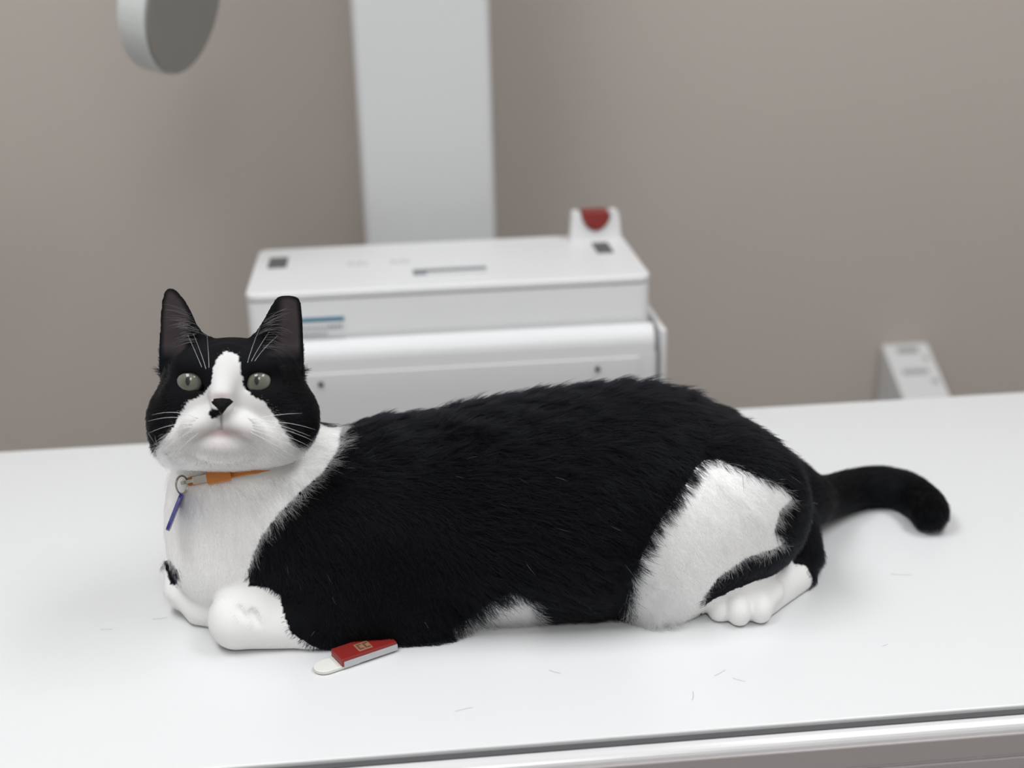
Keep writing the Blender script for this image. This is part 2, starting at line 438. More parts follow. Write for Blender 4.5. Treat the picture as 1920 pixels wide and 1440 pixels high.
# --- trunk: lofted through stations (column, back line, depth centre, half width)
FUR = 0.006
st_ = [(455, 930, .980, .040, -.02), (500, 860, .982, .058, -.02), (560, 812, .984, .070, -.02), (640, 789, .985, .078, -.02), (700, 772, .985, .083, -.02),
       (800, 765, .985, .085, -.02), (900, 743, .985, .087, -.02), (1000, 727, .987, .090, -.02), (1100, 714, .989, .092, -.02), (1200, 709, .995, .090, -.012),
       (1290, 724, 1.003, .084, -.002), (1370, 757, 1.002, .080, .012), (1420, 788, 1.006, .072, .024), (1455, 832, 1.010, .058, .034), (1472, 872, 1.012, .044, .040), (1484, 925, 1.012, .022, .045)]
xs, ycs, rys, zcs, rzs = [], [], [], [], []
for (px, py, yc, ry, zb) in st_:
    p = W(px, py, yc); eps = math.tan(math.atan2(-ray(px, py)[2], ray(px, py)[1]))
    q = max(p[2] - FUR - zb, ry * eps * 1.15)
    rz = (q * q - (ry * eps) ** 2) / (2 * q)
    xs.append(p[0]); ycs.append(yc); rys.append(ry); rzs.append(rz); zcs.append(zb + rz)
def trunk(P):
    x = P[..., 0]; x1 = x[:, 0, 0]
    f = lambda v: np.interp(x1, xs, v).astype(np.float32)[:, None, None]
    yc, ry, zc, rz = f(ycs), f(rys), f(zcs), f(rzs)
    y, z = P[..., 1] - yc, P[..., 2] - zc
    k0 = np.sqrt((y / ry) ** 2 + (z / rz) ** 2); k1 = np.sqrt((y / ry ** 2) ** 2 + (z / rz ** 2) ** 2) + 1e-9
    d = k0 * (k0 - 1) / k1
    end = np.maximum(xs[0] - x, x - xs[-1])
    return np.maximum(d, end)
F_.add((xs[0], .88, -.005), (xs[-1], 1.1, .2), trunk, 0.0)

# --- chest, neck, shoulders
ell(W(418, 1005, .968), (.043, .046, .064), .020, roty(8))
ell(W(428, 1048, .958), (.041, .040, .032), .016)
cone(W(455, 815, .980), .048, W(510, 930, .984), .062, .025)
ell(W(478, 905, .972), (.054, .046, .040), .025)
ell(W(610, 1030, .942), (.068, .042, .066), .03, roty(14))          # near shoulder and upper arm
cone(W(690, 1120, .936), .034, W(800, 1160, .933), .028, .03)        # elbow
cone(W(790, 1165, .928), .026, W(590, 1165, .917), .0250, .018)
# far foreleg, bent across in front of the chest
cone(W(335, 1062, .972), .0125, W(344, 1105, .962), .0145, .004)
cone(W(344, 1105, .962), .0145, W(382, 1138, .948), .0150, .004)
cone(W(382, 1138, .948), .0150, W(440, 1150, .938), .0160, .004)
# near foreleg, folded wrist
cone(W(600, 1165, .917), .0235, W(452, 1163, .911), .0222, .004)
ell(W(440, 1160, .910), (.0200, .0215, .0222), .006)
ell(W(478, 1140, .914), (.021, .020, .020), .008)
for (x0, y0, x1, y1) in ((447, 1140, 462, 1162), (474, 1148, 485, 1172)):
    cone(W(x0, y0, .8945), .0034, W(x1, y1, .8900), .0030, .0012, cut=True)
# --- haunch, hind leg
ell(W(1360, 980, .957), (.058, .040, .066), .022, roty(-28))
cone(W(1380, 930, .968), .048, W(1240, 1100, .948), .034, .025)
ell(W(1232, 1104, .955), (.032, .026, .026), .02)
cone(W(1290, 1100, .955), .020, W(1480, 1028, .995), .015, .010)     # shank
cone(W(1470, 985, 1.008), .026, W(1500, 1040, .996), .018, .016)
foot_cones = [(W(1490, 1076, .984), .0182, W(1402, 1120, .938), .0195), (W(1486, 1092, .982), .0145, W(1412, 1138, .936), .0165)]
for fc in foot_cones: cone(*fc, .004)
toes = [(1349, 1141, .931, .0095), (1385, 1143, .922, .0102), (1424, 1138, .925, .0102)]
for (px, py, D, r1) in toes:
    c = W(px, py, D)
    ell(c, (r1, .0130, .0140), .0016, roty(0))
    cone(c + np.array([.013, .014, .0060]), .009, c + np.array([.001, .003, .002]), r1, .004)
# --- far haunch
ell((0.15, 1.045, .055), (.075, .035, .055), .03)
# --- tail
tl = [(1450, 922, .055, .030), (1495, 938, .040, .021), (1545, 933, .026, .0175), (1600, 918, .0190, .0163), (1650, 913, .0175, .0158), (1697, 922, .0165, .0152),
      (1732, 945, .016, .0145), (1744, 964, .0150, .0130)]
tk = np.array([np.append(G(px, py, z), r) for (px, py, z, r) in tl])
tsm = []
for i in range(len(tk) - 1):                # a smooth line through the joints
    p0, p1, p2, p3 = tk[max(i - 1, 0)], tk[i], tk[i + 1], tk[min(i + 2, len(tk) - 1)]
    for s in np.arange(0, 1, .2):
        tsm.append(0.5 * (2 * p1 + (p2 - p0) * s + (2 * p0 - 5 * p1 + 4 * p2 - p3) * s * s + (3 * p1 - p0 - 3 * p2 + p3) * s ** 3))
tsm = np.array(tsm + [tk[-1]])
tp = [q[:3] for q in tsm[::2]] + [tk[-1][:3]]
for i in range(len(tsm) - 1):
    cone(tsm[i][:3], tsm[i][3], tsm[i + 1][:3], tsm[i + 1][3], .012 if i < 8 else .006)

# --- head
hell(437, 712, -8, 128, 80, 108, 10)
hell(437, 772, -14, 148, 92, 112, 25)
hell(340, 792, 18, 56, 62, 70, 30)
hell(536, 788, 18, 56, 64, 70, 30)
hell(368, 687, 68, 46, 30, 34, 20)
hell(480, 687, 68, 46, 30, 34, 20)
hcone((424, 672, 70), 26, (416, 742, 112), 22, 22)
hell(350, 745, 62, 40, 34, 34, 24)
hell(496, 745, 62, 44, 34, 34, 24)
hell(420, 846, 5, 118, 34, 72, 25)         # throat ruff
hell(382, 796, 88, 46, 27, 38, 14, rot=24)         # muzzle pads
hell(452, 797, 86, 50, 27, 38, 6, rot=-24)
hell(345, 826, 44, 50, 36, 50, 26)
hell(505, 826, 44, 54, 36, 50, 26)
hell(418, 834, 74, 54, 32, 43, 13)         # chin
hell(416, 764, 118, 20, 17, 18, 8)
# mouth: the parting under the nose and the two corners
hcone((415, 786, 131), 2.6, (416, 806, 128), 3.0, 3, cut=True)
hcone((416, 803, 124), 3.6, (370, 824, 110), 2.4, 3, cut=True)
hcone((416, 803, 124), 3.6, (468, 826, 108), 2.4, 3, cut=True)

# ears: shells with an outline of their own, cupped forward
def seg_sdf(poly):
    poly = np.asarray(poly, np.float32)
    def fn(U_, V_):
        d = np.full(U_.shape, 1e9, np.float32); ins = np.zeros(U_.shape, bool)
        n = len(poly)
        for i in range(n):
            a = poly[i]; e = poly[(i + 1) % n] - a
            wu, wv = U_ - a[0], V_ - a[1]
            h = np.clip((wu * e[0] + wv * e[1]) / (e @ e), 0, 1)
            d = np.minimum(d, (wu - h * e[0]) ** 2 + (wv - h * e[1]) ** 2)
            c = ((a[1] > V_) != (a[1] + e[1] > V_))
            with np.errstate(divide='ignore', invalid='ignore'):
                xi = a[0] + e[0] * (V_ - a[1]) / (e[1] if abs(e[1]) > 1e-9 else 1e-9)
            ins ^= c & (U_ < xi)
        d = np.sqrt(d)
        return np.where(ins, -d, d)
    return fn
EAR_L = [(299, 690), (297, 650), (299, 600), (303, 566), (309, 547), (318, 539), (330, 543), (345, 559), (358, 581), (370, 606), (384, 624), (404, 634), (398, 690), (345, 715), (305, 720)]
EAR_R = [(466, 637), (482, 622), (494, 603), (506, 578), (517, 560), (526, 554), (545, 553), (560, 558), (564, 567), (567, 600), (568, 640), (569, 690), (563, 722), (520, 715), (476, 690)]
EARS = []
def ear(poly, cx0, cx1, w0, hollow_c):
    p = [np.array([(q[0] - 437), (757 - q[1])]) for q in poly]
    sd2 = seg_sdf(p)
    o = HP(437, 757, 0).astype(np.float32)
    A = np.asarray(HAX, np.float32)
    def coords(P):
        q = (P - o) @ A.T / PX
        return q[..., 0], q[..., 1], q[..., 2]
    def mid(U_, V_):                        # depth of the shell: a cup, deepest along its middle line
        cx = cx0 + (cx1 - cx0) * np.clip((V_ - 50) / 165, 0, 1)
        t_ = (U_ - cx) / 42.0
        return w0 - 6 - 24 * (1 - np.clip(t_ * t_, 0, 1.3)) * np.clip((225 - V_) / 110, 0.1, 1)
    def fn(P):
        U_, V_, w = coords(P)
        d2 = sd2(U_, V_)
        th = 5.0 + 5.0 * np.clip((120 - V_) / 80, 0, 1)
        dw = np.abs(w - mid(U_, V_)) - th
        return (np.sqrt(np.maximum(d2 + 4, 0) ** 2 + np.maximum(dw + 4, 0) ** 2) + np.minimum(np.maximum(d2 + 4, dw + 4), 0) - 4) * PX
    pts = np.array([HP(q[0], q[1], w) for q in poly for w in (w0 - 50, w0 + 20)])
    F_.add(pts.min(0), pts.max(0), fn, 5 * PX)
    EARS.append((sd2, mid))
ear(EAR_L, 337 - 437, 318 - 437, 12, None)
ear(EAR_R, 535 - 437, 548 - 437, 12, None)
# eye openings
EYES = [(358, 715.5, 18.8, 15.6), (486, 714.5, 19.8, 15.6)]
for i, (ex, ey, ru, rv) in enumerate(EYES):
    hell(ex, ey, 92, ru, rv, 60, 2.5, cut=True)
    s = 1 if i == 0 else -1
    hell(ex + s * 17, ey + 10, 92, 10, 7, 60, 2.5, rot=-35 * s, cut=True)
F_.D = np.maximum(F_.D, (0.0012 - F_.ax[2]).astype(np.float32)[None, None, :])

# --- surface of the field
def surface(F):
    D = F.D; S = D < 0
    n = D.shape
    cnt = np.zeros((n[0] - 1, n[1] - 1, n[2] - 1), np.int8)
    for i in (0, 1):
        for j in (0, 1):
            for k in (0, 1):
                cnt += S[i:n[0] - 1 + i, j:n[1] - 1 + j, k:n[2] - 1 + k]
    act = np.argwhere((cnt > 0) & (cnt < 8))
    idx = np.full(cnt.shape, -1, np.int32); idx[tuple(act.T)] = np.arange(len(act))
    cs = np.array([(i, j, k) for i in (0, 1) for j in (0, 1) for k in (0, 1)])
    vals = np.stack([D[tuple((act + c).T)] for c in cs], 1).astype(np.float64)
    acc = np.zeros((len(act), 3)); num = np.zeros(len(act))
    for a in range(8):
        for b_ in range(a + 1, 8):
            if abs(cs[a] - cs[b_]).sum() != 1: continue
            va, vb = vals[:, a], vals[:, b_]
            m = (va < 0) != (vb < 0)
            t_ = va[m] / (va[m] - vb[m])
            acc[m] += cs[a] + t_[:, None] * (cs[b_] - cs[a]); num[m] += 1
    V = F.lo + (act + acc / num[:, None]) * F.h
    quads = []
    for axis in range(3):
        o1, o2 = [(1, 2), (2, 0), (0, 1)][axis]
        sa_ = [slice(None)] * 3; sb = [slice(None)] * 3
        sa_[axis] = slice(0, n[axis] - 1); sb[axis] = slice(1, n[axis])
        ch = S[tuple(sa_)] != S[tuple(sb)]
        e = np.argwhere(ch)
        ok = (e[:, o1] > 0) & (e[:, o2] > 0) & (e[:, o1] < n[o1] - 1) & (e[:, o2] < n[o2] - 1)
        e = e[ok]
        inside = S[tuple(e.T)]
        def cell(d1, d2):
            c = e.copy(); c[:, o1] += d1; c[:, o2] += d2; return idx[tuple(c.T)]
        q = np.stack([cell(-1, -1), cell(0, -1), cell(0, 0), cell(-1, 0)], 1)
        q[~inside] = q[~inside][:, ::-1]
        quads.append(q)
    return V, np.concatenate(quads)
V, Q = surface(F_)
F_.D = None
# keep the one connected body
par = np.arange(len(V))
lab = np.arange(len(V))
ed = np.concatenate([Q[:, [0, 1]], Q[:, [1, 2]], Q[:, [2, 3]], Q[:, [3, 0]]])
for _ in range(200):
    mlab = np.minimum(lab[ed[:, 0]], lab[ed[:, 1]])
    new = lab.copy(); np.minimum.at(new, ed[:, 0], mlab); np.minimum.at(new, ed[:, 1], mlab)
    new = new[new]
    if (new == lab).all(): break
    lab = new
main_l = np.bincount(lab).argmax(); keep = lab == main_l
remap = np.cumsum(keep) - 1
Q = remap[Q[keep[Q[:, 0]]]]; V = V[keep]
# a light relax
for _ in range(2):
    ed = np.concatenate([Q[:, [0, 1]], Q[:, [1, 2]], Q[:, [2, 3]], Q[:, [3, 0]]])
    s_ = np.zeros_like(V); c_ = np.zeros(len(V))
    np.add.at(s_, ed[:, 0], V[ed[:, 1]]); np.add.at(c_, ed[:, 0], 1)
    V = V * 0.5 + 0.5 * s_ / np.maximum(c_, 1)[:, None]
V[:, 2] = np.maximum(V[:, 2], 0.0008)
def vnormals(V, Q):
    fn = np.cross(V[Q[:, 2]] - V[Q[:, 0]], V[Q[:, 3]] - V[Q[:, 1]])
    N = np.zeros_like(V)
    for k in range(4): np.add.at(N, Q[:, k], fn)
    return N / (length(N)[:, None] + 1e-12)
N = vnormals(V, Q)

# --- coat pattern: patches outlined on the flank, the foot and the face, each laid on along its own direction
def in_poly(poly, U_, V_):
    ins = np.zeros(U_.shape, bool); n = len(poly)
    for i in range(n):
        (x0, y0), (x1, y1) = poly[i], poly[(i + 1) % n]
        c = (y0 > V_) != (y1 > V_)
        ins ^= c & (U_ < x0 + (x1 - x0) * (V_ - y0) / ((y1 - y0) if abs(y1 - y0) > 1e-12 else 1e-12))
    return ins
class Patch:
    def __init__(self, poly, D, depth=0.09):
        poly = np.asarray(poly, float)
        cx, cy = poly.mean(0)
        self.c = W(cx, cy, D); self.d = ray(cx, cy); self.d /= np.linalg.norm(self.d)
        self.u = np.cross(self.d, [0, 0, 1]); self.u /= np.linalg.norm(self.u); self.v = np.cross(self.u, self.d)
        self.depth = depth; self.poly = []
        for (x, y) in poly:
            r = ray(x, y); p = CC + r * (((self.c - CC) @ self.d) / (r @ self.d)) - self.c
            self.poly.append((p @ self.u, p @ self.v))
    def test(self, P):
        q = P - self.c
        return in_poly(self.poly, q @ self.u, q @ self.v) & (np.abs(q @ self.d) < self.depth)
CHEST = Patch([(250, 600), (590, 600), (640, 770), (642, 800), (630, 850), (602, 890), (562, 925), (520, 968), (494, 1002), (478, 1035), (466, 1070), (466, 1098), (500, 1100), (524, 1114),
               (530, 1145), (545, 1185), (590, 1212), (640, 1235), (640, 1300), (250, 1300)], .935, 0.10)
THIGH = Patch([(1316, 866), (1342, 862), (1400, 886), (1465, 912), (1488, 932), (1462, 960), (1452, 1000), (1474, 1016), (1462, 1026), (1400, 1046), (1345, 1086), (1326, 1115), (1318, 1150), (1290, 1180),
               (1180, 1190), (1160, 1160), (1186, 1085), (1215, 1022), (1250, 962), (1285, 912)], .915, 0.07)
FOOT = Patch([(1315, 1130), (1338, 1094), (1400, 1064), (1450, 1046), (1482, 1042), (1492, 1056), (1514, 1058), (1530, 1090), (1490, 1150), (1400, 1210), (1320, 1200)], .93, 0.07)
BELLY = Patch([(850, 1178), (920, 1132), (960, 1112), (992, 1125), (1006, 1170), (1000, 1220), (850, 1220)], .912, 0.06)
SPOT = Patch([(306, 1052), (318, 1050), (334, 1072), (329, 1098), (319, 1096), (312, 1072)], .945, 0.03)
FACE = Patch([(425, 660), (446, 668), (452, 700), (456, 725), (472, 743), (492, 753), (510, 775), (526, 800), (546, 834), (575, 832), (590, 822), (640, 830), (640, 960), (250, 960), (276, 858), (288, 842),
              (302, 830), (325, 803), (340, 775), (352, 754), (380, 742), (397, 722), (401, 690), (409, 672)], .92, 0.12)
LIPSPOT = Patch([(392, 772), (400, 765), (411, 768), (412, 778), (404, 785), (394, 783)], .90, 0.04)
HC = HP(437, 757, 0)
def hq(P):                                  # across, up and forward of the head's middle, in head units
    P = np.asarray(P, float); w_ = (HZ - (P - CC) @ fw)
    lat = P - HC + w_[..., None] * ray(437, 757)
    return np.stack([lat @ RR, lat @ UU, w_], -1) / PX
foot_parts = [cone_fn(*fc) for fc in foot_cones] + [ell_fn(W(t_[0], t_[1], t_[2]), I3, (t_[3], .014, .0135)) for t_ in toes]
def FOOT_F(P): return np.min([f(P.astype(np.float32)) for f in foot_parts], 0)
def head_w(P):
    q = hq(P)
    e = np.sqrt((q[..., 0] / 188) ** 2 + (q[..., 1] / 140) ** 2 + ((q[..., 2] - 10) / 150) ** 2)
    ear_ = (q[..., 1] > 60) & (np.abs(q[..., 0]) < 160)
    return np.where(ear_, 1.0, np.clip((1.06 - e) / 0.06, 0, 1))
def white_at(P, jit=None):
    """1 where the coat is white"""
    Pj = P if jit is None else P + jit
    hw = head_w(P) > 0.5
    body = (CHEST.test(Pj) & (P[:, 1] < 1.0)) | THIGH.test(Pj) | (FOOT.test(Pj) & (FOOT_F(P) < 0.006)) | BELLY.test(Pj)
    body &= ~SPOT.test(Pj)
    pj2 = P if jit is None else P + jit * 0.75
    q = hq(P)
    face = FACE.test(pj2) & ~LIPSPOT.test(pj2) & (q[:, 1] < 110)
    return np.where(hw, face, body)
def ear_inner(P):
    q = (P - HC) @ HAX.T / PX
    out = np.zeros(len(P))
    for sd2, mid in EARS:
        d2 = sd2(q[:, 0].astype(np.float32), q[:, 1].astype(np.float32))
        w_ = q[:, 2] - mid(q[:, 0], q[:, 1])
        lat = np.clip((-(q[:, 0] + 84 + (q[:, 1] - 110) * -.18)) / 14, 0, 1) if sd2 is EARS[0][0] else np.clip((q[:, 0] - 76 - (q[:, 1] - 110) * .1) / 14, 0, 1)
        out = np.maximum(out, lat * np.clip((-d2 - 4) / 7, 0, 1) * (w_ > 0) * np.clip((q[:, 1] - 84) / 26, 0, 1))
    return out
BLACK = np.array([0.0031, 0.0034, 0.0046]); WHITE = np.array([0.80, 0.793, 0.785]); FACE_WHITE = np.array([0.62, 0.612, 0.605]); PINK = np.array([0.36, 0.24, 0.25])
def near(q, p0, p1, sg):                   # along a line of the lips
    p0 = np.array([p0[0] - 437., 757. - p0[1]]); p1 = np.array([p1[0] - 437., 757. - p1[1]]); d = p1 - p0
    uv = q[:, :2] - p0; h = np.clip(uv @ d / (d @ d), 0, 1)
    return np.exp(-(((uv - h[:, None] * d) ** 2).sum(1)) / sg ** 2) * (1 - 0.6 * h) * (q[:, 2] > 60)
def pink_at(P):
    q = hq(P)
    u, v = q[:, 0], q[:, 1]
    a = np.exp(-(((u + 20) / 34) ** 2 + ((v + 53) / 10) ** 2)) * (q[:, 2] > 60)
    b_ = 0.14 * np.exp(-(((u + 20) / 75) ** 2 + ((v + 62) / 22) ** 2)) * (q[:, 2] > 60)
    n_ = 0.6 * np.exp(-(((u + 21) / 17) ** 2 + ((v - 14) / 6) ** 2)) * (q[:, 2] > 60)
    lips = 0.62 * np.maximum(near(q, (416, 803), (368, 824), 4.5), near(q, (416, 803), (468, 826), 4.5))
    return np.maximum.reduce([a * 0.75, b_, n_, lips])
def coat(P, jit=None):
    w = white_at(P, jit).astype(float)[:, None]
    hw = head_w(P)[:, None]
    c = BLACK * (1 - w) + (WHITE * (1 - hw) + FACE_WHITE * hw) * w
    pk = pink_at(P)[:, None] * w
    c = c * (1 - pk) + PINK * pk
    c = c * (1 - 0.85 * near(hq(P), (416, 774), (416, 802), 2.6)[:, None] * w)      # the dark parting below the nose
    e = ear_inner(P)[:, None]
    return c * (1 - e) + np.array([0.050, 0.041, 0.043]) * e, w[:, 0], e[:, 0]

cat_root = empty('cat', tuple(to_world(np.array([0.0, 0.985, 0.0]))))
tag(cat_root, 'black and white cat lying on the white table, looking up', 'cat')
me = bpy.data.meshes.new('body')
Vw = to_world(V)
me.vertices.add(len(Vw)); me.vertices.foreach_set('co', Vw.ravel().astype(np.float32))
me.loops.add(Q.size); me.loops.foreach_set('vertex_index', Q.ravel().astype(np.int32))
me.polygons.add(len(Q)); me.polygons.foreach_set('loop_start', np.arange(0, Q.size, 4, dtype=np.int32))
me.update(calc_edges=True); me.validate()
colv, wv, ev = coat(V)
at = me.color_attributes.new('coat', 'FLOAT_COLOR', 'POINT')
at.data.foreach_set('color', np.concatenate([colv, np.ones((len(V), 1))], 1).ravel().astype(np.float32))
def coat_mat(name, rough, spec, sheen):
    mt = bpy.data.materials.new(name); nt, b = nodes_of(mt)
    a = nt.nodes.new('ShaderNodeAttribute'); a.attribute_name = 'coat'
    nt.links.new(a.outputs['Color'], b.inputs['Base Color'])
    b.inputs['Roughness'].default_value = rough; b.inputs['Specular IOR Level'].default_value = spec
    b.inputs['Sheen Weight'].default_value = sheen
    return mt
def fur_material(name):
    mt = bpy.data.materials.new(name); nt, b = nodes_of(mt)
    a = nt.nodes.new('ShaderNodeAttribute'); a.attribute_name = 'coat'
    h = nt.nodes.new('ShaderNodeBsdfHairPrincipled'); h.parametrization = 'COLOR'
    nt.links.new(a.outputs['Color'], h.inputs['Color'])
    h.inputs['Roughness'].default_value = 0.42; h.inputs['Radial Roughness'].default_value = 0.6
    mr = nt.nodes.new('ShaderNodeMapRange')          # the black hairs are duller than the white ones
    mr.inputs['From Max'].default_value = 0.4; mr.inputs['To Min'].default_value = 1.18; mr.inputs['To Max'].default_value = 1.5
    nt.links.new(a.outputs['Fac'], mr.inputs['Value']); nt.links.new(mr.outputs[0], h.inputs['IOR'])
    nt.links.new(h.outputs[0], nt.nodes['Material Output'].inputs['Surface'])
    return mt
body = link_mesh('body', me, coat_mat('cat_skin', 0.8, 0.1, 0.0), cat_root, smooth=True)

# --- fur
def flow_field(P, Nn):
    """lie of the coat, its length and how far it stands off"""
    hw = head_w(P)
    t_ = np.tile([1.0, 0.0, -0.18], (len(P), 1))
    t_[:, 2] -= np.clip((0.11 - P[:, 2]) / 0.1, 0, 1) * 0.55
    L = 0.0135 + 0.0045 * np.clip((P[:, 2] - 0.10) / 0.06, 0, 1)
    lift = np.full(len(P), 0.30)
    wsum = np.ones(len(P))
    inf = [(W(400, 1010, .91), .055, (-.15, -.2, -1.0), .012, .28), (W(480, 930, .92), .045, (.55, -.1, -.8), .014, .3),
           (W(430, 1160, .90), .044, (-.9, -.1, -.35), .0013, .2), (W(540, 1160, .90), .028, (-.9, -.1, -.35), .0040, .22),
           (W(345, 1110, .94), .030, (.6, -.2, -.6), .0030, .2),
           (W(1385, 1135, .92), .040, (-.8, -.6, -.1), .0012, .2), (W(1440, 1105, .94), .030, (-.8, -.6, -.1), .0018, .2), (W(1480, 1075, .97), .026, (-.7, -.6, -.1), .0030, .22),
           (W(1340, 990, .90), .06, (.45, -.1, -.9), .014, .25), (W(1210, 1130, .91), .035, (-.1, -.4, -1.0), .024, .45), (W(1460, 985, .96), .03, (.6, 0, -.8), .015, .4),
           (W(920, 1160, .91), .035, (.3, -.5, -.9), .020, .5), (W(1100, 1160, .91), .05, (.5, -.4, -.7), .016, .4),
           (W(720, 1100, .90), .05, (.2, -.1, -1.0), .009, .22)]
    for (c, sg, d, l, lf) in inf:
        w = 6.0 * np.exp(-((P - c) ** 2).sum(1) / (sg * sg) * 1.4)
        d = np.asarray(d, float); d /= np.linalg.norm(d)
        t_ += w[:, None] * d; L = L + w * l; lift = lift + w * lf; wsum = wsum + w
    t_ /= wsum[:, None]; L /= wsum; lift /= wsum
    # tail
    tw = np.clip((P[:, 0] - 0.245) / 0.02, 0, 1)
    best = np.full(len(P), 1e9); td = np.zeros((len(P), 3))
    for i in range(2, len(tp)):
        dd = length(P - tp[i]); d = tp[i] - tp[i - 1]; d = d / np.linalg.norm(d)
        mm = dd < best; best[mm] = dd[mm]; td[mm] = d
    tw = tw * (P[:, 1] > 1.02)
    t_ = t_ * (1 - tw[:, None]) + td * tw[:, None]; L = L * (1 - tw) + .0105 * tw; lift = lift * (1 - tw) + .22 * tw
    tipw = np.exp(-((P - tp[-1]) ** 2).sum(1) / .014 ** 2) * tw; L = L + tipw * .005
    # head: away from the nose
    q = hq(P)
    nose = HP(416, 752, 105)
    hd = P - nose; hd = hd / (length(hd)[:, None] + 1e-9)
    hl = 0.0024 + 0.0075 * np.clip((length(P - nose) - 0.02) / 0.05, 0, 1)
    low = np.clip((-q[:, 1] - 20) / 70, 0, 1); hl = hl + low * .003 * np.clip((length(P - nose) - .035) / .03, 0, 1)
    hl = np.where(q[:, 1] > 62, 0.0030, hl)
    hl = np.where((q[:, 1] > 110) & (np.abs(q[:, 0] + 2) > 40), 0.0014, hl)
    for (ex, ey, ru, rv) in EYES:
        de = np.sqrt(((q[:, 0] - (ex - 437)) / ru) ** 2 + ((q[:, 1] - (757 - ey)) / rv) ** 2)
        hl = np.where((de < 1.8) & (q[:, 2] > 40), 0.0012, hl)
    t_ = t_ * (1 - hw[:, None]) + hd * hw[:, None]; L = L * (1 - hw) + hl * hw; lift = lift * (1 - hw) + 0.20 * hw
    return t_, L, lift
def rand_unit(rng, n):
    v = rng.normal(size=(n, 3)); return v / length(v)[:, None]
def grow(n, seed):
    rng = np.random.default_rng(seed)
    T = np.concatenate([Q[:, [0, 1, 2]], Q[:, [0, 2, 3]]])
    area = 0.5 * length(np.cross(V[T[:, 1]] - V[T[:, 0]], V[T[:, 2]] - V[T[:, 0]]))
    cen = V[T].mean(1)
    wt = area.copy()
    wt *= np.where(cen[:, 2] < 0.003, 0.0, 1.0)
    hw = head_w(cen); wt *= 1 + 2.0 * hw
    wt *= np.where(N[T[:, 0], 1] > 0.45, 0.45, 1.0)      # the far flank needs less
    f = rng.choice(len(T), n, p=wt / wt.sum())
    r1 = np.sqrt(rng.random(n)); r2 = rng.random(n)
    bc = np.stack([1 - r1, r1 * (1 - r2), r1 * r2], 1)
    P = (V[T[f]] * bc[..., None]).sum(1); Nn = (N[T[f]] * bc[..., None]).sum(1); Nn /= length(Nn)[:, None]
    # none in the eye openings
    q = hq(P)
    ok = np.ones(n, bool)
    for (ex, ey, ru, rv) in EYES:
        ok &= ~((((q[:, 0] - (ex - 437)) / (ru + 3)) ** 2 + ((q[:, 1] - (757 - ey)) / (rv + 3)) ** 2 < 1) & (q[:, 2] > 20))
    ok &= ~((np.abs(q[:, 0] + 21) < 20) & (np.abs(q[:, 1] + 6) < 14) & (q[:, 2] > 90))
    P, Nn = P[ok], Nn[ok]; n = len(P)
    t_, L, lift = flow_field(P, Nn)
    # clumps: neighbouring hairs share a lean
    cell = np.floor(P / 0.0055).astype(np.int64)
    key = (cell[:, 0] * 73856093 ^ cell[:, 1] * 19349663 ^ cell[:, 2] * 83492791) & 0xffff
    cr = np.random.default_rng(7).normal(size=(65536, 3))
    big = np.clip((L - 0.006) / 0.008, 0, 1)[:, None]
    t_ = t_ + cr[key] * (0.04 + 0.16 * big) + rng.normal(size=(n, 3)) * (0.07 + 0.10 * big)
    t_ -= (t_ * Nn).sum(1)[:, None] * Nn
    t_ /= length(t_)[:, None] + 1e-9
    wh_ = white_at(P).astype(float) * (1 - head_w(P))
    ridge = np.clip((P[:, 2] - 0.11) / 0.04, 0, 1) * (1 - head_w(P))
    cell2 = np.floor(P / 0.009).astype(np.int64)
    key2 = (cell2[:, 0] * 73856093 ^ cell2[:, 1] * 19349663 ^ cell2[:, 2] * 83492791) & 0xffff
    L = L * rng.uniform(0.65, 1.15, n) * (1 + 0.25 * ridge * np.clip(cr[key2, 1], -1, 1.5))
    lift = lift * (1 - 0.5 * wh_ * (L < 0.0155)) * rng.uniform(0.6, 1.4, n) * (1 + 0.45 * ridge * np.clip(cr[key2, 0], -.8, 1.6))
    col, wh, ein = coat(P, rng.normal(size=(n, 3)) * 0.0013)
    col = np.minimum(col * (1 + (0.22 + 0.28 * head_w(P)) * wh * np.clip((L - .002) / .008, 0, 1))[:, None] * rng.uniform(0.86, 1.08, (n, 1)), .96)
    stray = (rng.random(n) < 0.0005) & (head_w(P) < .1) & (P[:, 0] < .24)
    col[stray] = rng.uniform(.15, .5, (stray.sum(), 1)); lift = np.where(stray, lift * 1.6, lift)
    s = np.array([0, .35, .7, 1.0])
    pts = np.zeros((n, 4, 3))
    for i, u in enumerate(s):
        up_ = lift * u * (1.25 - 0.55 * u)
        pts[:, i] = P - Nn * 0.0006 + t_ * (L * u * 0.95)[:, None] + Nn * (L * up_)[:, None]
    pts[..., 2] = np.maximum(pts[..., 2], 0.0006)
    rad = np.where(L < 0.006, 0.00011, 0.00014)
    rad = rad[:, None] * np.array([1.0, 0.9, 0.65, 0.15])
    return pts, rad, col, Nn
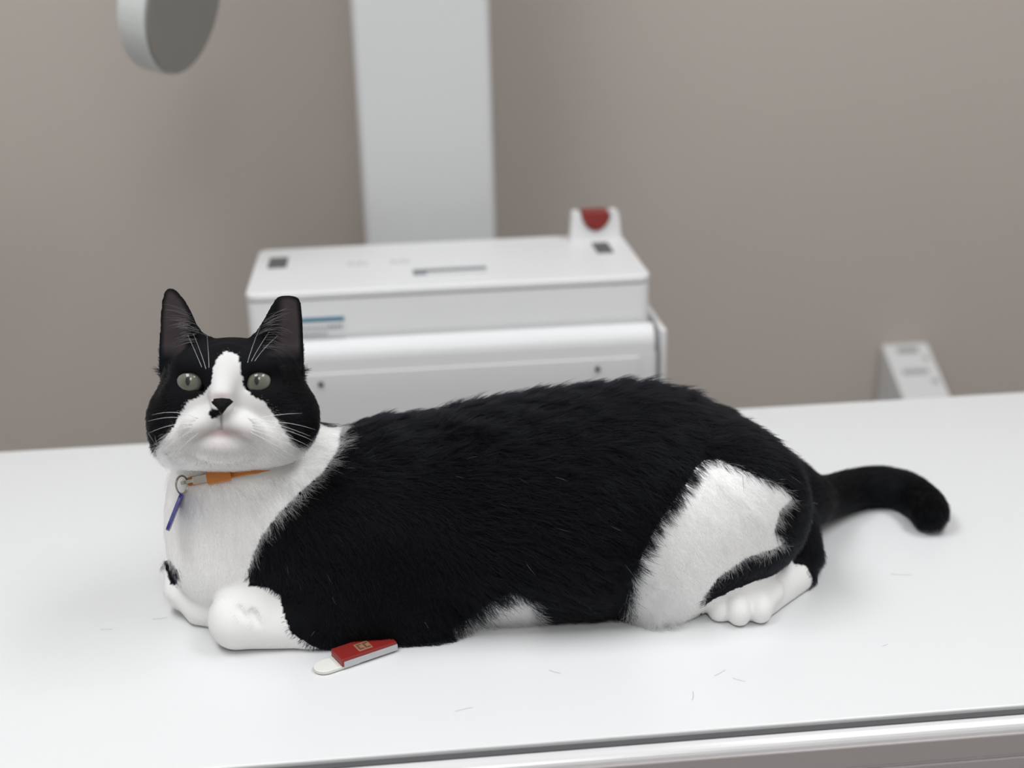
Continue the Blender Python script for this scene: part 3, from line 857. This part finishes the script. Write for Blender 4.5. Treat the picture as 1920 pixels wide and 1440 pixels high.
def curves_object(name, pts, rad, col, nrm, mt, parent):
    n, k = pts.shape[:2]
    hc = bpy.data.hair_curves.new(name)
    hc.add_curves([k] * n)
    pw = to_world(pts.reshape(-1, 3)) - np.array(root_off(parent))
    hc.attributes['position'].data.foreach_set('vector', pw.ravel().astype(np.float32))
    ra = hc.attributes.get('radius') or hc.attributes.new('radius', 'FLOAT', 'POINT')
    ra.data.foreach_set('value', rad.ravel().astype(np.float32))
    ca = hc.attributes.new('coat', 'FLOAT_COLOR', 'CURVE')
    ca.data.foreach_set('color', np.concatenate([col, np.ones((n, 1))], 1).ravel().astype(np.float32))
    na = hc.attributes.new('lie', 'FLOAT_VECTOR', 'CURVE')
    na.data.foreach_set('vector', dir_world(nrm).ravel().astype(np.float32))
    hc.materials.append(mt)
    o = bpy.data.objects.new(name, hc); COL.objects.link(o); o.parent = parent
    return o
N_FUR = 260000
fur_mat = fur_material('cat_fur')
pts, rad, col, nrm = grow(N_FUR, 11)
fur = curves_object('fur', pts, rad, col, nrm, fur_mat, cat_root); fur['kind'] = 'stuff'

# --- eyes
def eye_material():
    mt = bpy.data.materials.new('cat_eye'); nt, b = nodes_of(mt)
    tc = nt.nodes.new('ShaderNodeTexCoord'); sx = nt.nodes.new('ShaderNodeSeparateXYZ')
    nt.links.new(tc.outputs['Object'], sx.inputs[0])
    R_ = 26.0 * PX
    def mth(op, a, b_=None):
        n = nt.nodes.new('ShaderNodeMath'); n.operation = op
        for i, v in enumerate((a, b_)):
            if v is None: continue
            if isinstance(v, (int, float)): n.inputs[i].default_value = v
            else: nt.links.new(v, n.inputs[i])
        return n.outputs[0]
    x = mth('DIVIDE', sx.outputs[0], R_); y = mth('DIVIDE', sx.outputs[1], R_)
    r = mth('SQRT', mth('ADD', mth('MULTIPLY', x, x), mth('MULTIPLY', y, y)))
    p = mth('SQRT', mth('ADD', mth('POWER', mth('DIVIDE', mth('ABSOLUTE', x), 0.165), 2), mth('POWER', mth('DIVIDE', mth('ABSOLUTE', y), 0.34), 2)))
    ramp = nt.nodes.new('ShaderNodeValToRGB'); e = ramp.color_ramp.elements
    e[0].position = 0.0; e[0].color = (0.085, 0.095, 0.065, 1)
    e[1].position = 0.80; e[1].color = (0.19, 0.195, 0.165, 1)
    q = e.new(0.90); q.color = (0.02, 0.02, 0.02, 1)
    q = e.new(0.45); q.color = (0.135, 0.145, 0.11, 1)
    nt.links.new(r, ramp.inputs[0])
    nz = nt.nodes.new('ShaderNodeTexNoise'); nz.inputs['Scale'].default_value = 900
    nt.links.new(tc.outputs['Object'], nz.inputs['Vector'])
    mr = nt.nodes.new('ShaderNodeMapRange'); mr.inputs['From Min'].default_value = 0.92; mr.inputs['From Max'].default_value = 1.08
    nt.links.new(p, mr.inputs['Value'])
    mx = nt.nodes.new('ShaderNodeMix'); mx.data_type = 'RGBA'; mx.inputs[6].default_value = (0.004, 0.004, 0.005, 1)
    nt.links.new(mr.outputs[0], mx.inputs[0])
    m2 = nt.nodes.new('ShaderNodeMix'); m2.data_type = 'RGBA'; m2.blend_type = 'MULTIPLY'; m2.inputs[0].default_value = 0.35
    nt.links.new(ramp.outputs[0], m2.inputs[6]); nt.links.new(nz.outputs['Color'], m2.inputs[7])
    nt.links.new(m2.outputs[2], mx.inputs[7]); nt.links.new(mx.outputs[2], b.inputs['Base Color'])
    b.inputs['Roughness'].default_value = 0.5; b.inputs['Coat Weight'].default_value = 1.0; b.inputs['Coat Roughness'].default_value = 0.02
    b.inputs['Specular IOR Level'].default_value = 0.3
    return mt
eye_mt = eye_material()
bvh = BVHTree.FromPolygons([tuple(v) for v in V], Q.tolist())
def hit(px, py):
    d = Vector(ray(px, py)).normalized(); h = bvh.ray_cast(Vector(CC), d)
    return np.array(h[0]) if h[0] is not None else None
for i, (ex, ey, ru, rv) in enumerate(EYES):
    # middle of the opening in depth, from the rim around it
    ws = []
    for a in range(0, 360, 30):
        h = hit(ex + math.cos(math.radians(a)) * (ru + 6), ey + math.sin(math.radians(a)) * (rv + 6))
        if h is not None: ws.append(hq(h)[2])
    wr = float(np.median(ws))
    c = HP(ex, ey, wr - 22)
    bm = bmesh.new(); bmesh.ops.create_uvsphere(bm, u_segments=48, v_segments=32, radius=26.0 * PX)
    me_ = bpy.data.meshes.new('eye'); bm.to_mesh(me_); bm.free()
    me_.polygons.foreach_set('use_smooth', [True] * len(me_.polygons)); me_.materials.append(eye_mt)
    o = bpy.data.objects.new('eye', me_); COL.objects.link(o); o.parent = cat_root
    g = -fw + UU * 0.06 + RR * 0.02; g /= np.linalg.norm(g)
    xr = np.cross(UU, g); xr /= np.linalg.norm(xr); yr = np.cross(g, xr)
    xw_, yw_, zw_ = dir_world(xr), dir_world(yr), dir_world(g)
    mm = Matrix(((xw_[0], yw_[0], zw_[0], 0), (xw_[1], yw_[1], zw_[1], 0), (xw_[2], yw_[2], zw_[2], 0), (0, 0, 0, 1)))
    mm.translation = Vector(to_world(c)) - root_off(cat_root)
    o.matrix_local = mm
    o['label'] = 'grey-green eye with a narrow upright pupil'

# --- nose leather
M['nose'] = mat('nose_leather', (0.006, 0.0058, 0.0065), 0.6, spec=0.10, noise=0.1, nscale=600, bump=0.4, bscale=1400)
nf = [(-22, 4), (-15, 9.5), (0, 11), (15, 9.5), (22, 4), (17, -1), (10, -7), (5, -14), (0, -20), (-5, -14), (-10, -7), (-17, -1)]
bm = bmesh.new()
rings = []
for sc_, dw in ((1.0, -4), (1.0, 1.5), (0.82, 4.5), (0.45, 6.0)):
    ring = []
    for (u, v) in nf:
        h = hit(416 + u, 757 - v)
        base_w = hq(h)[2] if h is not None else 120
        ring.append((416 + u * sc_, 757 - v * sc_, base_w, dw))
    rings.append(ring)
vr = []
for ri, ring in enumerate(rings):
    row = []
    for (px, py, bw, dw) in ring:
        h = hit(px, py); w_ = hq(h)[2] if h is not None else bw
        row.append(bm.verts.new(Vector(to_world(HP(px, py, w_ + dw)))))
    vr.append(row)
for a, b_ in zip(vr[:-1], vr[1:]):
    for k in range(len(nf)):
        bm.faces.new((a[k], a[(k + 1) % len(nf)], b_[(k + 1) % len(nf)], b_[k]))
bm.faces.new(vr[-1]); bm.faces.new(vr[0][::-1])
bmesh.ops.recalc_face_normals(bm, faces=bm.faces[:])
from_bm('nose', bm, M['nose'], cat_root, smooth=True)['label'] = 'black nose leather'

# --- whiskers and brow hairs
M['whisker'] = mat('whisker', (0.75, 0.75, 0.75), 0.35, noise=0.02)
def whisker(p0, p1, p2, r=0.00022, rise=8):
    """from a skin point through a middle to the tip; px, py, units in front of the head's middle"""
    h = hit(*p0); w0 = hq(h)[2] - 2
    a, b_, c = HP(p0[0], p0[1], w0), HP(p1[0], p1[1], p1[2]), HP(p2[0], p2[1], p2[2])
    P_ = []
    for i in range(9):
        t_ = i / 8; P_.append(a * (1 - t_) ** 2 + b_ * 2 * t_ * (1 - t_) + c * t_ * t_)
    bm = bmesh.new(); tube_bm(bm, [tuple(p) for p in to_world(np.array(P_))], [r * (1 - 0.8 * i / 8) for i in range(9)], 5)
    from_bm('whisker', bm, M['whisker'], cat_root, smooth=True)
for (p0, p1, p2) in [
        ((372, 790), (325, 775, 128), (277, 790, 100)), ((368, 795), (325, 790, 128), (279, 812, 95)), ((366, 800), (325, 802, 125), (290, 830, 90)),
        ((372, 804), (335, 815, 125), (302, 850, 95)), ((378, 808), (345, 830, 125), (312, 872, 95)),
        ((376, 786), (330, 765, 128), (285, 778, 105)),
        ((466, 788), (520, 775, 125), (566, 775, 95)), ((470, 792), (530, 785, 125), (592, 806, 90)), ((470, 797), (530, 798, 122), (590, 828, 85)),
        ((470, 801), (530, 810, 120), (582, 838, 85)), ((468, 805), (525, 820, 120), (570, 850, 85)), ((464, 808), (515, 830, 118), (558, 862, 85)),
        ((462, 784), (515, 790, 125), (582, 818, 90)),
        # brows
        ((388, 700), (382, 672, 105), (362, 625, 85)), ((392, 698), (392, 670, 105), (388, 628, 85)), ((384, 702), (370, 668, 105), (352, 628, 88)),
        ((462, 698), (475, 665, 105), (505, 622, 85)), ((465, 700), (482, 662, 105), (520, 630, 88)), ((460, 696), (468, 660, 105), (488, 612, 85)),
        ((372, 676), (350, 660, 95), (322, 682, 80))]:
    whisker(p0, p1, p2, 0.00022 if p0[1] > 750 else 0.00015)

# --- inner ear tufts: longer pale grey hairs from the front rim
rng = np.random.default_rng(3)
tp_, tr_, tc_ = [], [], []
for (x0, y0, x1, y1, dx, dy) in ((384, 628, 345, 580, -55, -12), (478, 632, 505, 590, 52, -16), (370, 640, 350, 600, -48, 10), (490, 650, 510, 610, 50, 8)):
    for k in range(26):
        u = rng.random(); px, py = x0 + (x1 - x0) * u + rng.normal() * 3, y0 + (y1 - y0) * u + rng.normal() * 3
        h = hit(px, py)
        if h is None: continue
        w0 = hq(h)[2]
        if w0 < -30: continue
        L = rng.uniform(.5, 1.0); ex, ey = px + dx * L, py + dy * L + rng.normal() * 5
        tp_.append([HP(px + (ex - px) * s, py + (ey - py) * s - 10 * s * (1 - s), w0 + 12 * s * (1.2 - s)) for s in (0, .35, .7, 1)])
        tr_.append(np.array([1, .9, .6, .15]) * .00013); tc_.append([.10, .09, .09])
if tp_:
    o = curves_object('ear_tuft', np.array(tp_), np.array(tr_), np.array(tc_), np.tile(-fw, (len(tp_), 1)), fur_mat, cat_root); o['kind'] = 'stuff'

# ------------------------------------------------------------------ collar with ring and tag
col_root = empty('collar', tuple(to_world(W(410, 893, .93))))
tag(col_root, 'orange collar with steel ring and blue tag around the cat neck', 'collar')
nax = np.array([-0.15, 0.40, 0.90]); nax /= np.linalg.norm(nax)
ctr = W(428, 893, .965)
e1 = np.array([1.0, 0, 0]); e1 -= nax * (e1 @ nax); e1 /= np.linalg.norm(e1); e2 = np.cross(nax, e1)
ring_ = []
for k in range(72):
    a = 2 * math.pi * k / 72; d = e1 * math.cos(a) + e2 * math.sin(a)
    h = bvh.ray_cast(Vector(ctr), Vector(d))
    r = (h[3] if h[0] is not None else 0.06)
    ring_.append(min(r, 0.078))
ring_ = np.array(ring_)
for _ in range(6): ring_ = (np.roll(ring_, 1) + ring_ * 2 + np.roll(ring_, -1)) / 4
def cpt(a, off=0.0, hgt=0.0):
    k = (a % (2 * math.pi)) / (2 * math.pi) * 72; i0 = int(k) % 72; f = k - int(k)
    r = ring_[i0] * (1 - f) + ring_[(i0 + 1) % 72] * f
    return ctr + (e1 * math.cos(a) + e2 * math.sin(a)) * (r + off) + nax * hgt
def band(name, a0, a1, hw_, o0_, o1_, mt, n, parent, closed=False, sunk=None):
    bm = bmesh.new(); rows = []
    for i in range(n if closed else n + 1):
        a = a0 + (a1 - a0) * i / n
        dn = 0.0 if sunk is None else sunk(a)
        rows.append([bm.verts.new(Vector(to_world(cpt(a, o + dn, h_)))) for (o, h_) in ((o0_, -hw_), (o1_, -hw_ * .8), (o1_, hw_ * .8), (o0_, hw_))])
    N_ = len(rows)
    for i in range(N_ if closed else N_ - 1):
        A, B = rows[i], rows[(i + 1) % N_]
        for k in range(4): bm.faces.new((A[k], B[k], B[(k + 1) % 4], A[(k + 1) % 4]))
    if not closed:
        bm.faces.new(rows[0]); bm.faces.new(rows[-1][::-1])
    bmesh.ops.recalc_face_normals(bm, faces=bm.faces[:])
    return from_bm(name, bm, mt, parent, smooth=False)
def ang_of(px, py):
    best = None
    for k in range(720):
        a = 2 * math.pi * k / 720; p = cpt(a, .003)
        v = p - CC
        if e2 @ (p - ctr) * 1 and (p[1] > ctr[1]): continue
        x, y = 960 + FPX * (v @ RR) / (v @ fw), 720 - FPX * (v @ UU) / (v @ fw)
        d = abs(x - px)
        if best is None or d < best[0]: best = (d, a, x, y)
    return best[1]
a_l, a_r = ang_of(390, 892), ang_of(432, 892)
a_e0, a_e1 = sorted((ang_of(350, 900), ang_of(470, 886)))
def sunk(a):                                # the band sinks into the ruff away from the clasp
    d = max(a_e0 - a, a - a_e1, 0.0)
    return 0.0012 - 0.0045 * min(1.0, d / 0.15)
band('band', 0, 2 * math.pi, 0.0036, -0.001, 0.0010, M['orange'], 144, col_root, True, sunk)
band('clasp', a_l, a_r, 0.0054, 0.002, 0.0062, M['orange'], 10, col_root)
a2 = ang_of(364, 897)
band('buckle', a2, a_l, 0.0034, 0.002, 0.0050, M['steel'], 8, col_root)
a3 = ang_of(345, 903)
band('hook', a3, a2, 0.0016, 0.003, 0.0060, M['steel'], 8, col_root)
rc = cpt(a3, 0.006); 
v_ = rc - CC; zz = v_ @ fw
def CP(px, py, dz=0.0): return CC + ray(px, py) * (zz + dz)
cx, cy = 341, 909
pts_r = []
for k in range(28):
    a = 2 * math.pi * k / 28
    pts_r.append(tuple(to_world(CP(cx + 11 * math.cos(a), cy + 17 * math.sin(a), 0.004 * math.cos(a)))))
bm = bmesh.new(); tube_bm(bm, pts_r, 0.0008, 8, True)
from_bm('ring', bm, M['steel'], col_root, smooth=True)
# the tag hangs edge-on: a thin round-ended plate
bm = bmesh.new()
A_, B_ = CP(341, 926), CP(314, 995, -0.006)
ax_ = B_ - A_; Lg = np.linalg.norm(ax_); ax_ /= Lg
vd = (A_ + B_) / 2 - CC; vd /= np.linalg.norm(vd)
wd = vd - ax_ * (vd @ ax_); wd = wd * 0.999 + np.cross(ax_, wd) * 0.05; wd /= np.linalg.norm(wd); th = np.cross(ax_, wd)
pr = []
for k in range(28):
    a = 2 * math.pi * k / 28; q_ = (abs(math.cos(a)) ** .35 * (1 if math.cos(a) > 0 else -1), abs(math.sin(a)) ** .35 * (1 if math.sin(a) > 0 else -1))
    pr.append((Lg / 2 + Lg / 2 * q_[0], Lg * 0.38 * q_[1]))
tagm = prism_bm(pr, dir_world(th * 0.0024), to_world(A_ - th * 0.0012), dir_world(ax_), dir_world(wd), 0.0003, 1)
from_bm('name_tag', tagm, M['blue'], col_root)

# ------------------------------------------------------------------ small red gadget in front of the cat
g0, g1 = to_world(G(598, 1259)), to_world(G(728, 1215))
gd = Vector(g1 - g0); gL = gd.length; gd.normalize(); gs = Vector((0, 0, 1)).cross(gd); gs.normalize()   # gs points away from the camera
gad = empty('flat_gadget', tuple(g0 + (g1 - g0) * .5))
tag(gad, 'small flat red and silver gadget with white rounded tongue, before the cat', 'gadget')
Z_ = Vector((0, 0, 1))
gc = Vector(g0)
def gprism(name, outline, z0, z1, mt, bev, par):
    bm = prism_bm(outline, Z_ * (z1 - z0), gc + Z_ * z0, gd, gs, bev, 2)
    return from_bm(name, bm, mt, par)
hw_ = 0.0098; x0b, x1b = 0.0165, 0.0620
tongue = [(0.03, -hw_ * .9), (0.03, hw_ * .9)]
for k in range(0, 15):
    a = math.pi / 2 + math.pi * k / 14
    tongue.append((0.0055 + 0.0090 * math.cos(a), hw_ * .9 * math.sin(a)))
gprism('tongue', tongue, 0.0006, 0.0034, M['ivory'], 0.0006, gad)
gprism('body', [(x0b, -hw_), (x1b, -hw_), (x1b, hw_), (x0b, hw_)], 0.0016, 0.0070, M['silver'], 0.0007, gad)
cover = gprism('cover', [(x0b - .0012, -hw_ + .0004), (x1b - .0005, -hw_ + .0004), (x1b - .0005, hw_ + .0008), (x0b - .0012, hw_ + .0008)], 0.0066, 0.0090, M['red'], 0.0008, gad)
gprism('cover_front', [(x0b - .0015, -hw_ + .0002), (x0b + .0006, -hw_ + .0002), (x0b + .0006, hw_), (x0b - .0015, hw_)], 0.0030, 0.0075, M['red'], 0.0005, gad)
em = gprism('emblem', [(0.0315, -0.0058), (0.0430, -0.0058), (0.0430, 0.0052), (0.0315, 0.0052)], 0.0088, 0.0092, M['gold'], 0.0, cover)
for (a0, a1, b0, b1) in ((.0328, .0343, -.0040, .0036), (.0343, .0368, .0022, .0036), (.0343, .0368, -.0040, -.0026),
                         (.0380, .0395, -.0040, .0036), (.0395, .0420, .0022, .0036), (.0395, .0420, -.0040, -.0026)):
    gprism('emblem_mark', [(a0, b0), (a1, b0), (a1, b1), (a0, b1)], 0.0090, 0.0095, M['brown'], 0.0, cover)
gprism('foot_pad', [(x0b + .002, -hw_ * .7), (x1b - .002, -hw_ * .7), (x1b - .002, hw_ * .7), (x0b + .002, hw_ * .7)], 0.0001, 0.0020, M['pad'], 0.0, gad)

# ------------------------------------------------------------------ loose hairs on the table
M['hair'] = mat('loose_hair', (0.22, 0.2, 0.19), 0.5, noise=0.1)
bm = bmesh.new(); rng = np.random.default_rng(21)
for (px, py, ln, an) in ((1690, 1078, .018, -8), (1350, 1262, .012, 40), (1385, 1105 + 170, .010, -30), (1430, 772, .016, 60), (1445, 790, .012, 110), (1300, 1305, .012, 80), (870, 1330, .014, 20), (200, 1180, .01, 0), (1660, 1210, .006, 30), (300, 1160, .012, 10), (1040, 1260, .01, 150)):
    c = G(px, py, 0.0004); a = math.radians(an); cu = rng.uniform(-.25, .25)
    P_ = [c + np.array([math.cos(a + cu * s) * ln * s, math.sin(a + cu * s) * ln * s, 0.0002]) for s in np.linspace(-.5, .5, 7)]
    tube_bm(bm, [tuple(p) for p in to_world(np.array(P_))], 0.00009, 4)
o = from_bm('loose_hair', bm, M['hair']); tag(o, 'few loose cat hairs scattered on the white table', 'hair', 'stuff')
